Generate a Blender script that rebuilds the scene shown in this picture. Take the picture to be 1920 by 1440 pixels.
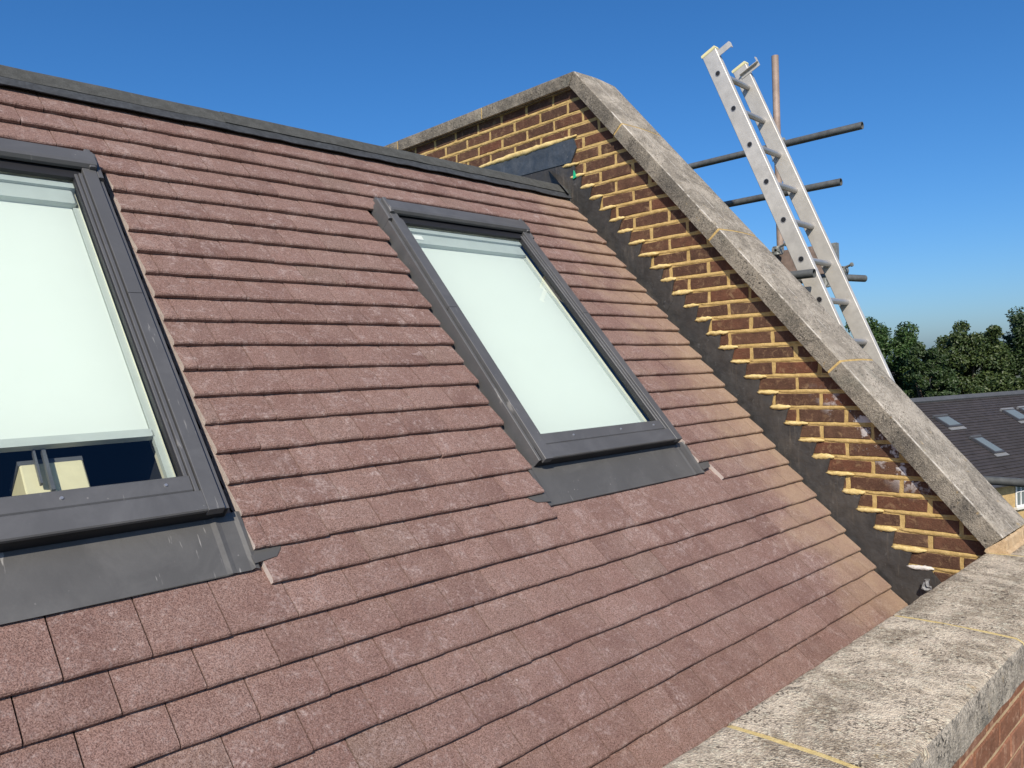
import bpy, bmesh, math, random
from mathutils import Vector, Matrix, noise as mnoise
random.seed(7)
for o in list(bpy.data.objects): bpy.data.objects.remove(o)
scene = bpy.context.scene
COL = scene.collection

# ------------------------------------------------------------------ camera
# x runs along the roof towards the gable, y into the house, z up; camera at the origin (eye height on the scaffold)
F_PX = 1453.4
CR = ((0.71303933, -0.70029706, -0.03404322), (-0.03565197, 0.0122773, -0.99928885), (0.700217, 0.71374596, -0.01621277))
RIGHT, DOWN, FWD = Vector(CR[0]), Vector(CR[1]), Vector(CR[2])
cam_d = bpy.data.cameras.new('camera'); cam = bpy.data.objects.new('camera', cam_d); COL.objects.link(cam)
cam.matrix_world = Matrix(((RIGHT.x, -DOWN.x, -FWD.x, 0), (RIGHT.y, -DOWN.y, -FWD.y, 0), (RIGHT.z, -DOWN.z, -FWD.z, 0), (0, 0, 0, 1)))
cam_d.sensor_width = 36; cam_d.lens = F_PX / 1920 * 36; cam_d.clip_start = 0.02; cam_d.clip_end = 6000
scene.camera = cam

# ------------------------------------------------------------------ sky, sun, exposure
SUN = Vector((-0.58, -0.52, 0.627)).normalized()
w = bpy.data.worlds.new('World'); scene.world = w; w.use_nodes = True
nt = w.node_tree; bg = nt.nodes['Background']
sky = nt.nodes.new('ShaderNodeTexSky'); sky.sky_type = 'NISHITA'; sky.sun_disc = False
sky.sun_elevation = math.asin(SUN.z); sky.sun_rotation = math.atan2(SUN.x, SUN.y) % (2 * math.pi)
sky.air_density = 1.0; sky.dust_density = 1.35; sky.ozone_density = 10.0; sky.altitude = 50
hs = nt.nodes.new('ShaderNodeHueSaturation'); hs.inputs['Saturation'].default_value = 1.13     # the phone's vivid blue, whole sky alike
nt.links.new(sky.outputs[0], hs.inputs['Color']); nt.links.new(hs.outputs[0], bg.inputs[0]); bg.inputs[1].default_value = 0.128
sd = bpy.data.lights.new('sun', 'SUN'); sd.energy = 5.0; sd.angle = math.radians(0.53); sd.color = (1.0, 0.915, 0.79)
so = bpy.data.objects.new('sun', sd); COL.objects.link(so)
so.rotation_euler = SUN.to_track_quat('Z', 'Y').to_euler(); so.location = SUN * 40
vs = scene.view_settings; vs.view_transform = 'Standard'; vs.look = 'None'; vs.exposure = 0.08; vs.gamma = 1
vs.use_curve_mapping = False
scene.render.engine = 'CYCLES'
scene.cycles.transparent_max_bounces = 16

# ------------------------------------------------------------------ geometry frame of the roof
TH = math.radians(49.2); CT, ST = math.cos(TH), math.sin(TH); HR = 1.59
def RP(x, s, h=0.0):
    """point on the roof: x along the eaves, s up the slope, h above the tiles' noses"""
    n = HR - h
    return Vector((x, s * CT + n * ST, s * ST - n * CT))
def project(P):
    z = P.dot(FWD)
    return (960 + F_PX * P.dot(RIGHT) / z, 720 + F_PX * P.dot(DOWN) / z, z)
def pray(px, py):
    return RIGHT * (px - 960) + DOWN * (py - 720) + FWD * F_PX
def at_x(px, py, x):
    d = pray(px, py); return d * (x / d.x)
def at_depth(px, py, dep):
    return pray(px, py) * (dep / F_PX)
XW = 3.514            # face of the gable wall
ZG = -9.6             # ground
R = lambda a, b: random.uniform(a, b)

# ------------------------------------------------------------------ materials
def new_mat(name):
    m = bpy.data.materials.new(name); m.use_nodes = True
    return m, m.node_tree, m.node_tree.nodes['Principled BSDF']
class NT:
    def __init__(s, nt): s.nt = nt; s._pos = None
    def n(s, t, **k):
        nd = s.nt.nodes.new(t)
        for a, b in k.items(): setattr(nd, a, b)
        return nd
    def put(s, sock, v):
        if isinstance(v, bpy.types.NodeSocket): s.nt.links.new(v, sock)
        elif isinstance(v, (tuple, list)) and sock.type == 'RGBA': sock.default_value = (*v[:3], 1)
        else: sock.default_value = v
    def pos(s):
        if not s._pos: s._pos = s.n('ShaderNodeNewGeometry')
        return s._pos.outputs['Position']
    def sep(s):
        q = s.n('ShaderNodeSeparateXYZ'); s.put(q.inputs[0], s.pos()); return q.outputs
    def noise(s, scale, detail=3, rough=0.55, vec=None, dist=0):
        q = s.n('ShaderNodeTexNoise'); s.put(q.inputs['Vector'], vec or s.pos())
        q.inputs['Scale'].default_value = scale; q.inputs['Detail'].default_value = detail
        q.inputs['Roughness'].default_value = rough; q.inputs['Distortion'].default_value = dist
        return q.outputs['Fac']
    def voro(s, scale, feature='F1', out='Distance', vec=None):
        q = s.n('ShaderNodeTexVoronoi', feature=feature); s.put(q.inputs['Vector'], vec or s.pos())
        q.inputs['Scale'].default_value = scale; return q.outputs[out]
    def stretch(s, x, y, z):
        q = s.n('ShaderNodeVectorMath', operation='MULTIPLY'); s.put(q.inputs[0], s.pos()); q.inputs[1].default_value = (x, y, z)
        return q.outputs[0]
    def map(s, v, a, b, c=0.0, d=1.0):
        q = s.n('ShaderNodeMapRange'); s.put(q.inputs[0], v)
        for i, k in enumerate((a, b, c, d)): q.inputs[i + 1].default_value = k
        return q.outputs[0]
    def math(s, op, a, b=0.0):
        q = s.n('ShaderNodeMath', operation=op); s.put(q.inputs[0], a); s.put(q.inputs[1], b); return q.outputs[0]
    def mix(s, f, a, b, mode='MIX'):
        q = s.n('ShaderNodeMix', data_type='RGBA', blend_type=mode)
        s.put(q.inputs['Factor'], f); s.put(q.inputs['A'], a); s.put(q.inputs['B'], b); return q.outputs['Result']
    def ramp(s, f, stops):
        q = s.n('ShaderNodeValToRGB'); s.put(q.inputs[0], f); e = q.color_ramp.elements
        while len(e) < len(stops): e.new(0.5)
        for el, (p, c) in zip(e, stops): el.position = p; el.color = (*c, 1)
        return q.outputs[0]
    def rnd(s):
        a = s.n('ShaderNodeObjectInfo').outputs['Random']
        b = s.n('ShaderNodeNewGeometry').outputs['Random Per Island']
        return s.math('FRACT', s.math('ADD', a, b))
    def bump(s, h, strength, dist):
        q = s.n('ShaderNodeBump'); q.inputs['Strength'].default_value = strength; q.inputs['Distance'].default_value = dist
        s.put(q.inputs['Height'], h); return q.outputs[0]
M = {}
def simple(name, col, rough=0.5, metal=0.0, var=0.12, scale=40, bump=0.0, spec=0.5, specks=0.0):
    m, nt, p = new_mat(name); N = NT(nt)
    f = N.noise(scale, 5, 0.6); g = N.noise(scale * 0.13, 3)
    c = N.mix(N.map(f, 0.3, 0.7), tuple(x * (1 - var) for x in col), tuple(min(1, x * (1 + var)) for x in col))
    c = N.mix(N.map(g, 0.35, 0.65, 0, 0.5), c, tuple(x * (1 - 1.6 * var) for x in col))
    if specks:      # dust, mortar splashes and light scratches
        k = N.math('MULTIPLY', N.map(N.voro(38), 0.03, 0.10, 1, 0), N.map(N.noise(30, 3), 0.54, 0.60))
        sc = N.math('MULTIPLY', N.map(N.noise(90, 3, 0.6, vec=N.stretch(1, 0.12, 0.12)), 0.66, 0.72), N.map(N.noise(7, 3), 0.5, 0.62))
        dz = N.map(N.noise(5, 6, 0.7, dist=0.8), 0.48, 0.72, 0, 0.30)
        c = N.mix(dz, c, tuple(x * 1.9 for x in col)); c = N.mix(N.math('MULTIPLY', N.math('MAXIMUM', k, sc), specks), c, (0.42, 0.40, 0.37))
    N.put(p.inputs['Base Color'], c); N.put(p.inputs['Roughness'], N.map(g, 0.3, 0.7, rough * 0.85, min(1, rough * 1.15)))
    p.inputs['Metallic'].default_value = metal; p.inputs['Specular IOR Level'].default_value = spec
    if bump: N.put(p.inputs['Normal'], N.bump(f, 0.6, bump))
    M[name] = m; return m

def tile_mat(name, cut=False):
    m, nt, p = new_mat(name); N = NT(nt)
    r = N.rnd()
    base = N.ramp(r, [(0, (0.222, 0.131, 0.109)), (0.3, (0.275, 0.163, 0.134)), (0.6, (0.300, 0.180, 0.148)), (0.85, (0.365, 0.232, 0.192)), (1, (0.285, 0.195, 0.156))])
    big = N.noise(7, 4, 0.6)
    base = N.mix(N.map(big, 0.35, 0.7), base, (0.330, 0.212, 0.174))
    grain = N.noise(330, 3, 0.7); grain2 = N.noise(140, 2, 0.6)
    base = N.mix(N.map(grain, 0.36, 0.58, 0.9, 0.0), base, (0.085, 0.042, 0.032))
    base = N.mix(N.map(grain2, 0.56, 0.74, 0, 0.55), base, (0.40, 0.29, 0.25))
    # pale lime bloom in blotches
    bl = N.math('MULTIPLY', N.map(N.noise(17, 7, 0.78, dist=0.9), 0.50, 0.74), N.map(grain2, 0.34, 0.64))
    bl = N.math('MULTIPLY', bl, N.map(N.noise(2.4, 4, 0.6), 0.35, 0.62, 0.45, 1.25))
    base = N.mix(N.math('MULTIPLY', bl, 0.9), base, (0.52, 0.42, 0.385))
    # white paint / mortar specks
    sp = N.map(N.voro(23), 0.0, 0.085, 1, 0); sp = N.math('MULTIPLY', sp, N.map(N.noise(55, 3), 0.5, 0.6))
    base = N.mix(sp, base, (0.62, 0.55, 0.50))
    # ochre mortar wash on the tiles beside the gable
    x = N.sep()['X']
    st = N.math('ADD', N.map(x, 2.55, 3.50, -0.35, 0.95), N.map(N.noise(4.5, 4, 0.65), 0.3, 0.7, -0.38, 0.38))
    st = N.map(st, 0.2, 1.0, 0, 0.66)
    base = N.mix(N.math('MULTIPLY', st, N.map(grain2, 0.3, 0.6, 0.75, 1.0)), base, (0.42, 0.30, 0.195))
    if cut: base = N.mix(0.72, base, (0.66, 0.58, 0.52))
    N.put(p.inputs['Base Color'], base); p.inputs['Roughness'].default_value = 0.88
    p.inputs['Specular IOR Level'].default_value = 0.25
    hgt = N.math('ADD', N.math('MULTIPLY', grain, 0.6), N.math('MULTIPLY', N.noise(45, 4), 0.8))
    N.put(p.inputs['Normal'], N.bump(hgt, 0.9, 0.0065))
    M[name] = m
tile_mat('tile'); tile_mat('tile_cut', True)

def brick_mat(name, stops, eff=0.0, dusty=(0.2, 0.13, 0.07)):
    m, nt, p = new_mat(name); N = NT(nt)
    base = N.ramp(N.rnd(), stops)
    g = N.noise(160, 4, 0.7); b = N.noise(22, 5, 0.65)
    base = N.mix(N.map(b, 0.35, 0.68, 0, 0.6), base, tuple(c * 0.55 for c in stops[0][1]))
    base = N.mix(N.map(g, 0.52, 0.75, 0, 0.5), base, dusty)
    base = N.mix(N.math('MULTIPLY', N.map(N.noise(26, 5, 0.7, dist=0.6), 0.54, 0.68), 0.45), base, tuple(min(1, c * 1.7) for c in dusty))
    base = N.mix(N.map(N.voro(60), 0.0, 0.16, 0.7, 0), base, (0.02, 0.012, 0.01))
    if eff:
        S = N.sep()
        band = N.math('SUBTRACT', N.math('MULTIPLY', S['Y'], ST), N.math('MULTIPLY', S['Z'], CT))
        k = N.math('MULTIPLY', N.map(band, 1.23, 1.33, 1, 0), N.map(S['Z'], -0.10, -0.22, 0, 1))
        k = N.math('MULTIPLY', k, N.map(S['Z'], -0.62, -0.50, 0, 1))
        k = N.math('MULTIPLY', k, N.map(N.noise(11, 6, 0.7), 0.515, 0.57))
        base = N.mix(N.math('MULTIPLY', k, eff), base, (0.62, 0.58, 0.56))
    N.put(p.inputs['Base Color'], base); p.inputs['Roughness'].default_value = 0.9
    p.inputs['Specular IOR Level'].default_value = 0.2
    N.put(p.inputs['Normal'], N.bump(N.math('ADD', g, N.math('MULTIPLY', b, 1.5)), 0.8, 0.005))
    M[name] = m
brick_mat('brick', [(0, (0.085, 0.045, 0.031)), (0.25, (0.115, 0.055, 0.035)), (0.5, (0.098, 0.053, 0.036)), (0.72, (0.160, 0.064, 0.037)), (0.82, (0.135, 0.066, 0.041)), (1, (0.125, 0.074, 0.048))], eff=0.85)
brick_mat('brick_front', [(0, (0.24, 0.105, 0.06)), (0.5, (0.33, 0.145, 0.085)), (1, (0.28, 0.15, 0.10))], dusty=(0.42, 0.27, 0.18))

def mortar_mat(name, a, b, bd=0.006):
    m, nt, p = new_mat(name); N = NT(nt)
    f = N.noise(30, 6, 0.7); g = N.noise(260, 3, 0.7)
    c = N.mix(N.map(f, 0.32, 0.68), a, b); c = N.mix(N.map(g, 0.3, 0.6, 0.35, 0), c, tuple(x * 0.5 for x in a))
    N.put(p.inputs['Base Color'], c); p.inputs['Roughness'].default_value = 0.92; p.inputs['Specular IOR Level'].default_value = 0.2
    N.put(p.inputs['Normal'], N.bump(N.math('ADD', f, N.math('MULTIPLY', g, 0.4)), 0.9, bd)); M[name] = m
mortar_mat('mortar', (0.40, 0.265, 0.095), (0.62, 0.44, 0.185))
mortar_mat('mortar_fresh', (0.60, 0.44, 0.165), (0.80, 0.63, 0.30))
mortar_mat('mortar_white', (0.62, 0.58, 0.52), (0.75, 0.71, 0.66))
mortar_mat('mortar_tan', (0.44, 0.30, 0.17), (0.62, 0.46, 0.28))

def coping_mat(name, light, mid, dark, amount, streak=False):
    m, nt, p = new_mat(name); N = NT(nt)
    big = N.noise(5.0, 6, 0.72, dist=0.8); mid_n = N.noise(42, 4, 0.7); fine = N.noise(150, 3, 0.8); grit = N.voro(210)
    c = N.mix(N.map(big, 0.42, 0.58), mid, light)
    c = N.mix(N.map(mid_n, 0.52, 0.72, 0, 0.7), c, tuple(min(0.85, x * 1.35) for x in light))
    # pale aggregate flecks
    c = N.mix(N.map(fine, 0.56, 0.64, 0, 0.5), c, tuple(min(0.85, x * 1.45) for x in light))
    # dark lichen: specks gathered into patches
    patch = N.map(N.noise(7, 6, 0.72, dist=0.9), 0.38, 0.64)
    specks = N.map(N.math('ADD', N.math('MULTIPLY', fine, 0.5), N.math('MULTIPLY', N.noise(85, 3, 0.75), 0.5)), 0.50, 0.44)
    c = N.mix(N.math('MULTIPLY', N.math('MULTIPLY', specks, N.map(patch, 0, 1, 0.16, 0.95)), amount), c, dark)
    smear = N.math('MULTIPLY', N.map(N.noise(16, 5, 0.75, dist=0.5), 0.57, 0.66), N.map(patch, 0.3, 0.9))
    c = N.mix(N.math('MULTIPLY', smear, 0.7 * amount), c, tuple(x * 1.3 for x in dark))
    spots = N.math('MULTIPLY', N.map(N.voro(30, vec=None), 0.10, 0.20, 1, 0), N.map(N.noise(11, 4), 0.50, 0.56))
    c = N.mix(N.math('MULTIPLY', spots, 0.8), c, tuple(x * 0.45 for x in dark))
    wash = N.map(N.noise(2.6, 6, 0.75, dist=1.2), 0.50, 0.62)
    c = N.mix(N.math('MULTIPLY', wash, 0.50 * amount), c, tuple(x * 2.0 for x in dark))
    pale = N.map(N.noise(3.4, 5, 0.7, dist=1.0), 0.56, 0.66)
    c = N.mix(N.math('MULTIPLY', pale, 0.55), c, tuple(min(0.85, x * 1.25) for x in light))
    c = N.mix(N.map(N.noise(6.3, 4, 0.6), 0.60, 0.76, 0, 0.30), c, (0.17, 0.20, 0.16))
    c = N.mix(N.map(N.noise(19, 4, 0.7), 0.64, 0.74, 0, 0.45), c, (0.55, 0.36, 0.12))
    if streak:      # pale scrape lines running down the slope
        x = N.math('ADD', N.sep()['X'], N.map(N.noise(3, 3), 0, 1, -0.010, 0.010))
        for x0, wd in ((3.478, 0.0060), (3.628, 0.0036)):
            ln = N.map(N.math('ABSOLUTE', N.math('SUBTRACT', x, x0)), wd * 0.5, wd, 1, 0)
            ln = N.math('MULTIPLY', ln, N.map(N.noise(7 + x0, 5, 0.75), 0.46, 0.56))
            c = N.mix(N.math('MULTIPLY', ln, 0.7), c, (0.70, 0.65, 0.57))
    N.put(p.inputs['Base Color'], c); p.inputs['Roughness'].default_value = 0.93; p.inputs['Specular IOR Level'].default_value = 0.2
    h = N.math('ADD', N.math('ADD', N.math('MULTIPLY', fine, 0.8), mid_n), N.math('MULTIPLY', grit, 0.5))
    N.put(p.inputs['Normal'], N.bump(h, 0.9, 0.0065)); M[name] = m
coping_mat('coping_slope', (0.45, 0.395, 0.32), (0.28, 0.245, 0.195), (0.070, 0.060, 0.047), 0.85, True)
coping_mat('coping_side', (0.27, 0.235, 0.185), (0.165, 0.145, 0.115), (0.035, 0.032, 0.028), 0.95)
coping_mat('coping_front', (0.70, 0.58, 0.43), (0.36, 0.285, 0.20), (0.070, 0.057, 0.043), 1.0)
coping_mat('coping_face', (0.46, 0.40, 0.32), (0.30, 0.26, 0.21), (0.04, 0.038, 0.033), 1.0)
def lead_mat(name, a, b, dust, amt):
    m, nt, p = new_mat(name); N = NT(nt)
    c = N.mix(N.map(N.noise(9, 5, 0.65, dist=0.8), 0.35, 0.65), a, b)
    c = N.mix(N.map(N.noise(3.5, 5, 0.7), 0.5, 0.75, 0, amt), c, dust)
    sm = N.math('MULTIPLY', N.map(N.noise(40, 5, 0.75), 0.60, 0.70), N.map(N.noise(6, 3), 0.5, 0.6))
    c = N.mix(N.math('MULTIPLY', sm, 0.5), c, (0.25, 0.25, 0.25))
    run = N.math('MULTIPLY', N.map(N.noise(60, 4, 0.7, vec=N.stretch(1, 1, 0.10)), 0.54, 0.70), N.map(N.noise(5, 3), 0.42, 0.6))
    c = N.mix(N.math('MULTIPLY', run, 0.3), c, tuple(x * 2.1 for x in dust))
    N.put(p.inputs['Base Color'], c); N.put(p.inputs['Roughness'], N.map(N.noise(14, 4), 0.3, 0.7, 0.38, 0.62))
    N.put(p.inputs['Normal'], N.bump(N.noise(9, 4, 0.6), 0.8, 0.014)); M[name] = m
lead_mat('lead', (0.033, 0.031, 0.029), (0.056, 0.052, 0.048), (0.105, 0.086, 0.065), 0.55)
lead_mat('lead_blue', (0.032, 0.042, 0.055), (0.062, 0.072, 0.085), (0.10, 0.11, 0.12), 0.5)
simple('felt', (0.072, 0.073, 0.066), 0.95, 0, 0.35, 220, 0.004)
simple('felt_dark', (0.046, 0.050, 0.054), 0.8, 0, 0.4, 60, 0.004)
simple('cladding', (0.088, 0.087, 0.087), 0.45, 0.0, 0.07, 7, 0.0008, 0.5, 0.45)
simple('apron', (0.086, 0.083, 0.078), 0.5, 0.0, 0.10, 10, 0.003, 0.5, 0.6)
simple('gasket_and_shade', (0.012, 0.012, 0.014), 0.6, 0, 0.1, 50)  # rubber seals; also shade painted on frame foot, head rail and rung ends
simple('lining', (0.66, 0.64, 0.53), 0.45, 0, 0.03, 20)
simple('blind', (0.62, 0.66, 0.63), 0.85, 0, 0.012, 6, 0, 0.2)
simple('blind_rail', (0.44, 0.48, 0.47), 0.4, 0, 0.05, 20)
simple('dark_room', (0.012, 0.014, 0.02), 0.9, 0, 0.2, 5)
simple('cream_paint', (0.66, 0.60, 0.40), 0.6, 0, 0.06, 30)
simple('grey_steel', (0.10, 0.105, 0.12), 0.4, 0.0, 0.1, 30)
simple('screw', (0.45, 0.45, 0.46), 0.35, 0.7, 0.05, 60)
simple('aluminium', (0.60, 0.565, 0.505), 0.45, 0.3, 0.16, 16, 0.0015, 0.5, 0.0)
simple('rung_metal', (0.42, 0.41, 0.40), 0.38, 0.55, 0.1, 20)
simple('cap_plastic', (0.72, 0.66, 0.36), 0.5, 0, 0.06, 20)
simple('tube_steel', (0.135, 0.14, 0.135), 0.55, 0.25, 0.35, 22, 0.001)
simple('tube_rusty', (0.36, 0.27, 0.215), 0.6, 0.1, 0.3, 12, 0.001)
simple('coupler', (0.30, 0.31, 0.29), 0.55, 0.4, 0.3, 60, 0.002)
simple('board', (0.23, 0.17, 0.14), 0.85, 0, 0.3, 30, 0.003)
simple('green_plastic', (0.02, 0.42, 0.20), 0.4, 0, 0.05, 30)
simple('foil', (0.24, 0.24, 0.24), 0.7, 0.0, 0.15, 90, 0.003)
simple('bark', (0.07, 0.05, 0.035), 0.95, 0, 0.3, 12, 0.01)
simple('far_tile', (0.043, 0.036, 0.036), 0.85, 0, 0.35, 3.5, 0)
simple('far_ridge', (0.075, 0.078, 0.082), 0.8, 0, 0.2, 3, 0)
simple('far_flash', (0.20, 0.20, 0.195), 0.5, 0, 0.1, 8)
simple('far_frame', (0.06, 0.06, 0.065), 0.5, 0, 0.1, 8)
simple('white_paint', (0.80, 0.80, 0.78), 0.45, 0, 0.03, 10)
simple('stock_brick', (0.52, 0.36, 0.16), 0.9, 0, 0.25, 16)
simple('house_render', (0.72, 0.70, 0.64), 0.85, 0, 0.08, 2)
m, nt_, p_ = new_mat('ground'); N = NT(nt_)
N.put(p_.inputs['Base Color'], N.mix(N.map(N.noise(0.05, 5), 0.4, 0.6), (0.06, 0.085, 0.03), (0.10, 0.095, 0.06))); p_.inputs['Roughness'].default_value = 1
M['ground'] = m
def leaf_mat(name, a, b):
    m, nt, p = new_mat(name); N = NT(nt)
    r = nt.nodes.new('ShaderNodeNewGeometry').outputs['Random Per Island']
    c = N.mix(r, a, b); N.put(p.inputs['Base Color'], c); p.inputs['Roughness'].default_value = 0.5
    p.inputs['Specular IOR Level'].default_value = 0.45
    tr = nt.nodes.new('ShaderNodeBsdfTranslucent'); N.put(tr.inputs[0], c)
    mx = nt.nodes.new('ShaderNodeMixShader'); mx.inputs[0].default_value = 0.2
    nt.links.new(p.outputs[0], mx.inputs[1]); nt.links.new(tr.outputs[0], mx.inputs[2])
    nt.links.new(mx.outputs[0], nt.nodes['Material Output'].inputs[0]); M[name] = m
leaf_mat('leaf_dark', (0.018, 0.040, 0.010), (0.052, 0.084, 0.023))
leaf_mat('leaf_mid', (0.022, 0.056, 0.011), (0.062, 0.108, 0.025))
leaf_mat('leaf_olive', (0.025, 0.050, 0.011), (0.080, 0.108, 0.028))
def glass_mat(name, tint=(0.93, 0.985, 0.955), ior=1.5, gain=1.45):
    m, nt, p = new_mat(name); nt.nodes.remove(p)
    t = nt.nodes.new('ShaderNodeBsdfTransparent'); t.inputs[0].default_value = (*tint, 1)
    g = nt.nodes.new('ShaderNodeBsdfGlossy'); g.inputs['Roughness'].default_value = 0.01; g.inputs[0].default_value = (1, 1, 1, 1)
    fr = nt.nodes.new('ShaderNodeFresnel'); fr.inputs[0].default_value = ior
    mu = nt.nodes.new('ShaderNodeMath'); mu.operation = 'MULTIPLY'; mu.inputs[1].default_value = gain; mu.use_clamp = True
    mx = nt.nodes.new('ShaderNodeMixShader')
    nt.links.new(fr.outputs[0], mu.inputs[0]); nt.links.new(mu.outputs[0], mx.inputs[0])
    nt.links.new(t.outputs[0], mx.inputs[1]); nt.links.new(g.outputs[0], mx.inputs[2])
    nt.links.new(mx.outputs[0], nt.nodes['Material Output'].inputs[0]); M[name] = m
glass_mat('glass', (0.95, 0.99, 0.965))
simple('far_glass', (0.15, 0.175, 0.17), 0.3, 0, 0.05, 3, 0, 0.5)

# ------------------------------------------------------------------ mesh helpers
def thing(name, label, cat, loc=(0, 0, 0), group=None):
    o = bpy.data.objects.new(name, None); COL.objects.link(o); o.location = loc; o.empty_display_size = 0.1
    o['label'] = label; o['category'] = cat; o['kind'] = 'thing'
    if group: o['group'] = group
    return o
def wloc(o):
    v = Vector((0, 0, 0))
    while o: v += o.location; o = o.parent
    return v
def mesh_of(name, V, Fs, mats, idx=None, smooth=False):
    me = bpy.data.meshes.new(name); me.from_pydata([tuple(v) for v in V], [], Fs)
    for mt in (mats if isinstance(mats, (list, tuple)) else [mats]): me.materials.append(M[mt])
    if idx:
        for p, i in zip(me.polygons, idx): p.material_index = i
    if smooth:
        for p in me.polygons: p.use_smooth = True
    me.update(); return me
def part(name, V, Fs, mats, parent=None, idx=None, smooth=False, fix=True):
    """vertices in world coordinates; linked as one mesh object under parent"""
    off = wloc(parent) if parent else Vector((0, 0, 0))
    me = mesh_of(name, [Vector(v) - off for v in V], Fs, mats, idx, smooth)
    if fix:
        bm = bmesh.new(); bm.from_mesh(me); bmesh.ops.recalc_face_normals(bm, faces=bm.faces); bm.to_mesh(me); bm.free()
    o = bpy.data.objects.new(name, me); COL.objects.link(o); o.parent = parent
    return o
class MB:
    def __init__(s): s.V = []; s.F = []; s.I = []
    def add(s, V, Fs, i=0):
        b = len(s.V); s.V += [Vector(v) for v in V]; s.F += [tuple(b + k for k in f) for f in Fs]; s.I += [i] * len(Fs)
    def box(s, fn, u0, u1, v0, v1, w0, w1, i=0, bev=0.0):
        if bev:
            return s.prism([(u0 + bev, v0), (u1 - bev, v0), (u1, v0 + bev), (u1, v1 - bev), (u1 - bev, v1), (u0 + bev, v1), (u0, v1 - bev), (u0, v0 + bev)], lambda a, b, c: fn(a, b, c), w0, w1, i, bev)
        V = [fn(u, v, w_) for w_ in (w0, w1) for (u, v) in ((u0, v0), (u1, v0), (u1, v1), (u0, v1))]
        s.add(V, [(3, 2, 1, 0), (4, 5, 6, 7), (0, 1, 5, 4), (1, 2, 6, 5), (2, 3, 7, 6), (3, 0, 4, 7)], i)
    def prism(s, poly, fn, w0, w1, i=0, bev=0.0):
        """poly in (u,v) extruded along w; bev chamfers both ends"""
        n = len(poly); cx = sum(p[0] for p in poly) / n; cy = sum(p[1] for p in poly) / n
        def ins(p, d):
            L = math.hypot(p[0] - cx, p[1] - cy) or 1; k = max(0, 1 - d * 1.3 / L); return (cx + (p[0] - cx) * k, cy + (p[1] - cy) * k)
        rings = [(poly, w0), (poly, w1)] if not bev else [([ins(p, bev) for p in poly], w0), (poly, w0 + math.copysign(bev, w1 - w0)), (poly, w1 - math.copysign(bev, w1 - w0)), ([ins(p, bev) for p in poly], w1)]
        V = [fn(p[0], p[1], ww) for pl, ww in rings for p in pl]; Fs = []
        for r in range(len(rings) - 1):
            for k in range(n): Fs.append((r * n + k, r * n + (k + 1) % n, (r + 1) * n + (k + 1) % n, (r + 1) * n + k))
        Fs.append(tuple(range(n - 1, -1, -1))); Fs.append(tuple((len(rings) - 1) * n + k for k in range(n)))
        s.add(V, Fs, i)
    def tube(s, a, b, r0, r1=None, seg=14, i=0, inner=0.0, caps=True):
        a, b = Vector(a), Vector(b); d = (b - a).normalized(); r1 = r0 if r1 is None else r1
        u = d.orthogonal().normalized(); v = d.cross(u)
        ring = lambda c, r: [c + (u * math.cos(2 * math.pi * k / seg) + v * math.sin(2 * math.pi * k / seg)) * r for k in range(seg)]
        q = lambda A, B: [(A * seg + k, A * seg + (k + 1) % seg, B * seg + (k + 1) % seg, B * seg + k) for k in range(seg)]
        if inner:
            s.add(ring(a, r0) + ring(b, r1) + ring(b, inner) + ring(a, inner), q(0, 1) + q(1, 2) + q(2, 3) + q(3, 0), i)
        else:
            Fs = q(0, 1)
            if caps: Fs += [tuple(range(seg - 1, -1, -1)), tuple(seg + k for k in range(seg))]
            s.add(ring(a, r0) + ring(b, r1), Fs, i)
    def build(s, name, mats, parent=None, smooth=False, fix=True):
        return part(name, s.V, s.F, mats, parent, s.I, smooth, fix)
def smooth_by_angle(o, deg=35):
    me = o.data
    for p in me.polygons: p.use_smooth = True
    me.update()
    try:
        bm = bmesh.new(); bm.from_mesh(me)
        for e in bm.edges:
            if len(e.link_faces) == 2 and e.calc_face_angle(0) > math.radians(deg): e.smooth = False
        bm.to_mesh(me); bm.free()
    except Exception: pass
I3 = lambda x, y, z: Vector((x, y, z))
def clip(poly, a, b, c):
    """keep a*u+b*v+c >= 0"""
    out = []
    for k in range(len(poly)):
        p, q = poly[k], poly[(k + 1) % len(poly)]; dp = a * p[0] + b * p[1] + c; dq = a * q[0] + b * q[1] + c
        if dp >= 0: out.append(p)
        if (dp >= 0) != (dq >= 0):
            t = dp / (dp - dq); out.append((p[0] + (q[0] - p[0]) * t, p[1] + (q[1] - p[1]) * t))
    return out
def area(poly):
    return 0.5 * abs(sum(poly[k][0] * poly[(k + 1) % len(poly)][1] - poly[(k + 1) % len(poly)][0] * poly[k][1] for k in range(len(poly)))) if len(poly) > 2 else 0

# ================================================================== SETTING
g = part('ground', [(-2500, -2500, ZG), (2500, -2500, ZG), (2500, 2500, ZG), (-2500, 2500, ZG)], [(0, 1, 2, 3)], 'ground'); g['kind'] = 'structure'

# ================================================================== TILED ROOF
GAUGE, TW, TT = 0.0970, 0.1625, 0.0185
W1 = (-0.050, 0.808); W2 = (1.886, 2.744); S0, S1 = 0.945, 2.303      # skylight frames: x range, slope range
roof = thing('tiled_roof', 'steep roof of reddish brown plain tiles under a black felt ridge', 'roof', RP(0.5, -0.35, -0.05))
def edge_x(s):      # where the tiles are cut along the gable
    return 3.500 - 0.068 * max(0, min(1, s / 2.68))
# deck under the tiles, open at the skylights
mb = MB(); xs = [-2.2, W1[0] + .03, W1[1] - .03, W2[0] + .03, W2[1] - .03, 3.505]; ss = [-0.45, 1.0, 2.2, 2.70]
for a in range(5):
    for b in range(3):
        if b == 1 and a in (1, 3): continue
        mb.box(RP, xs[a], xs[a + 1], ss[b], ss[b + 1], -0.085, -0.062)
mb.build('roof_deck', 'felt_dark', roof)
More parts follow.
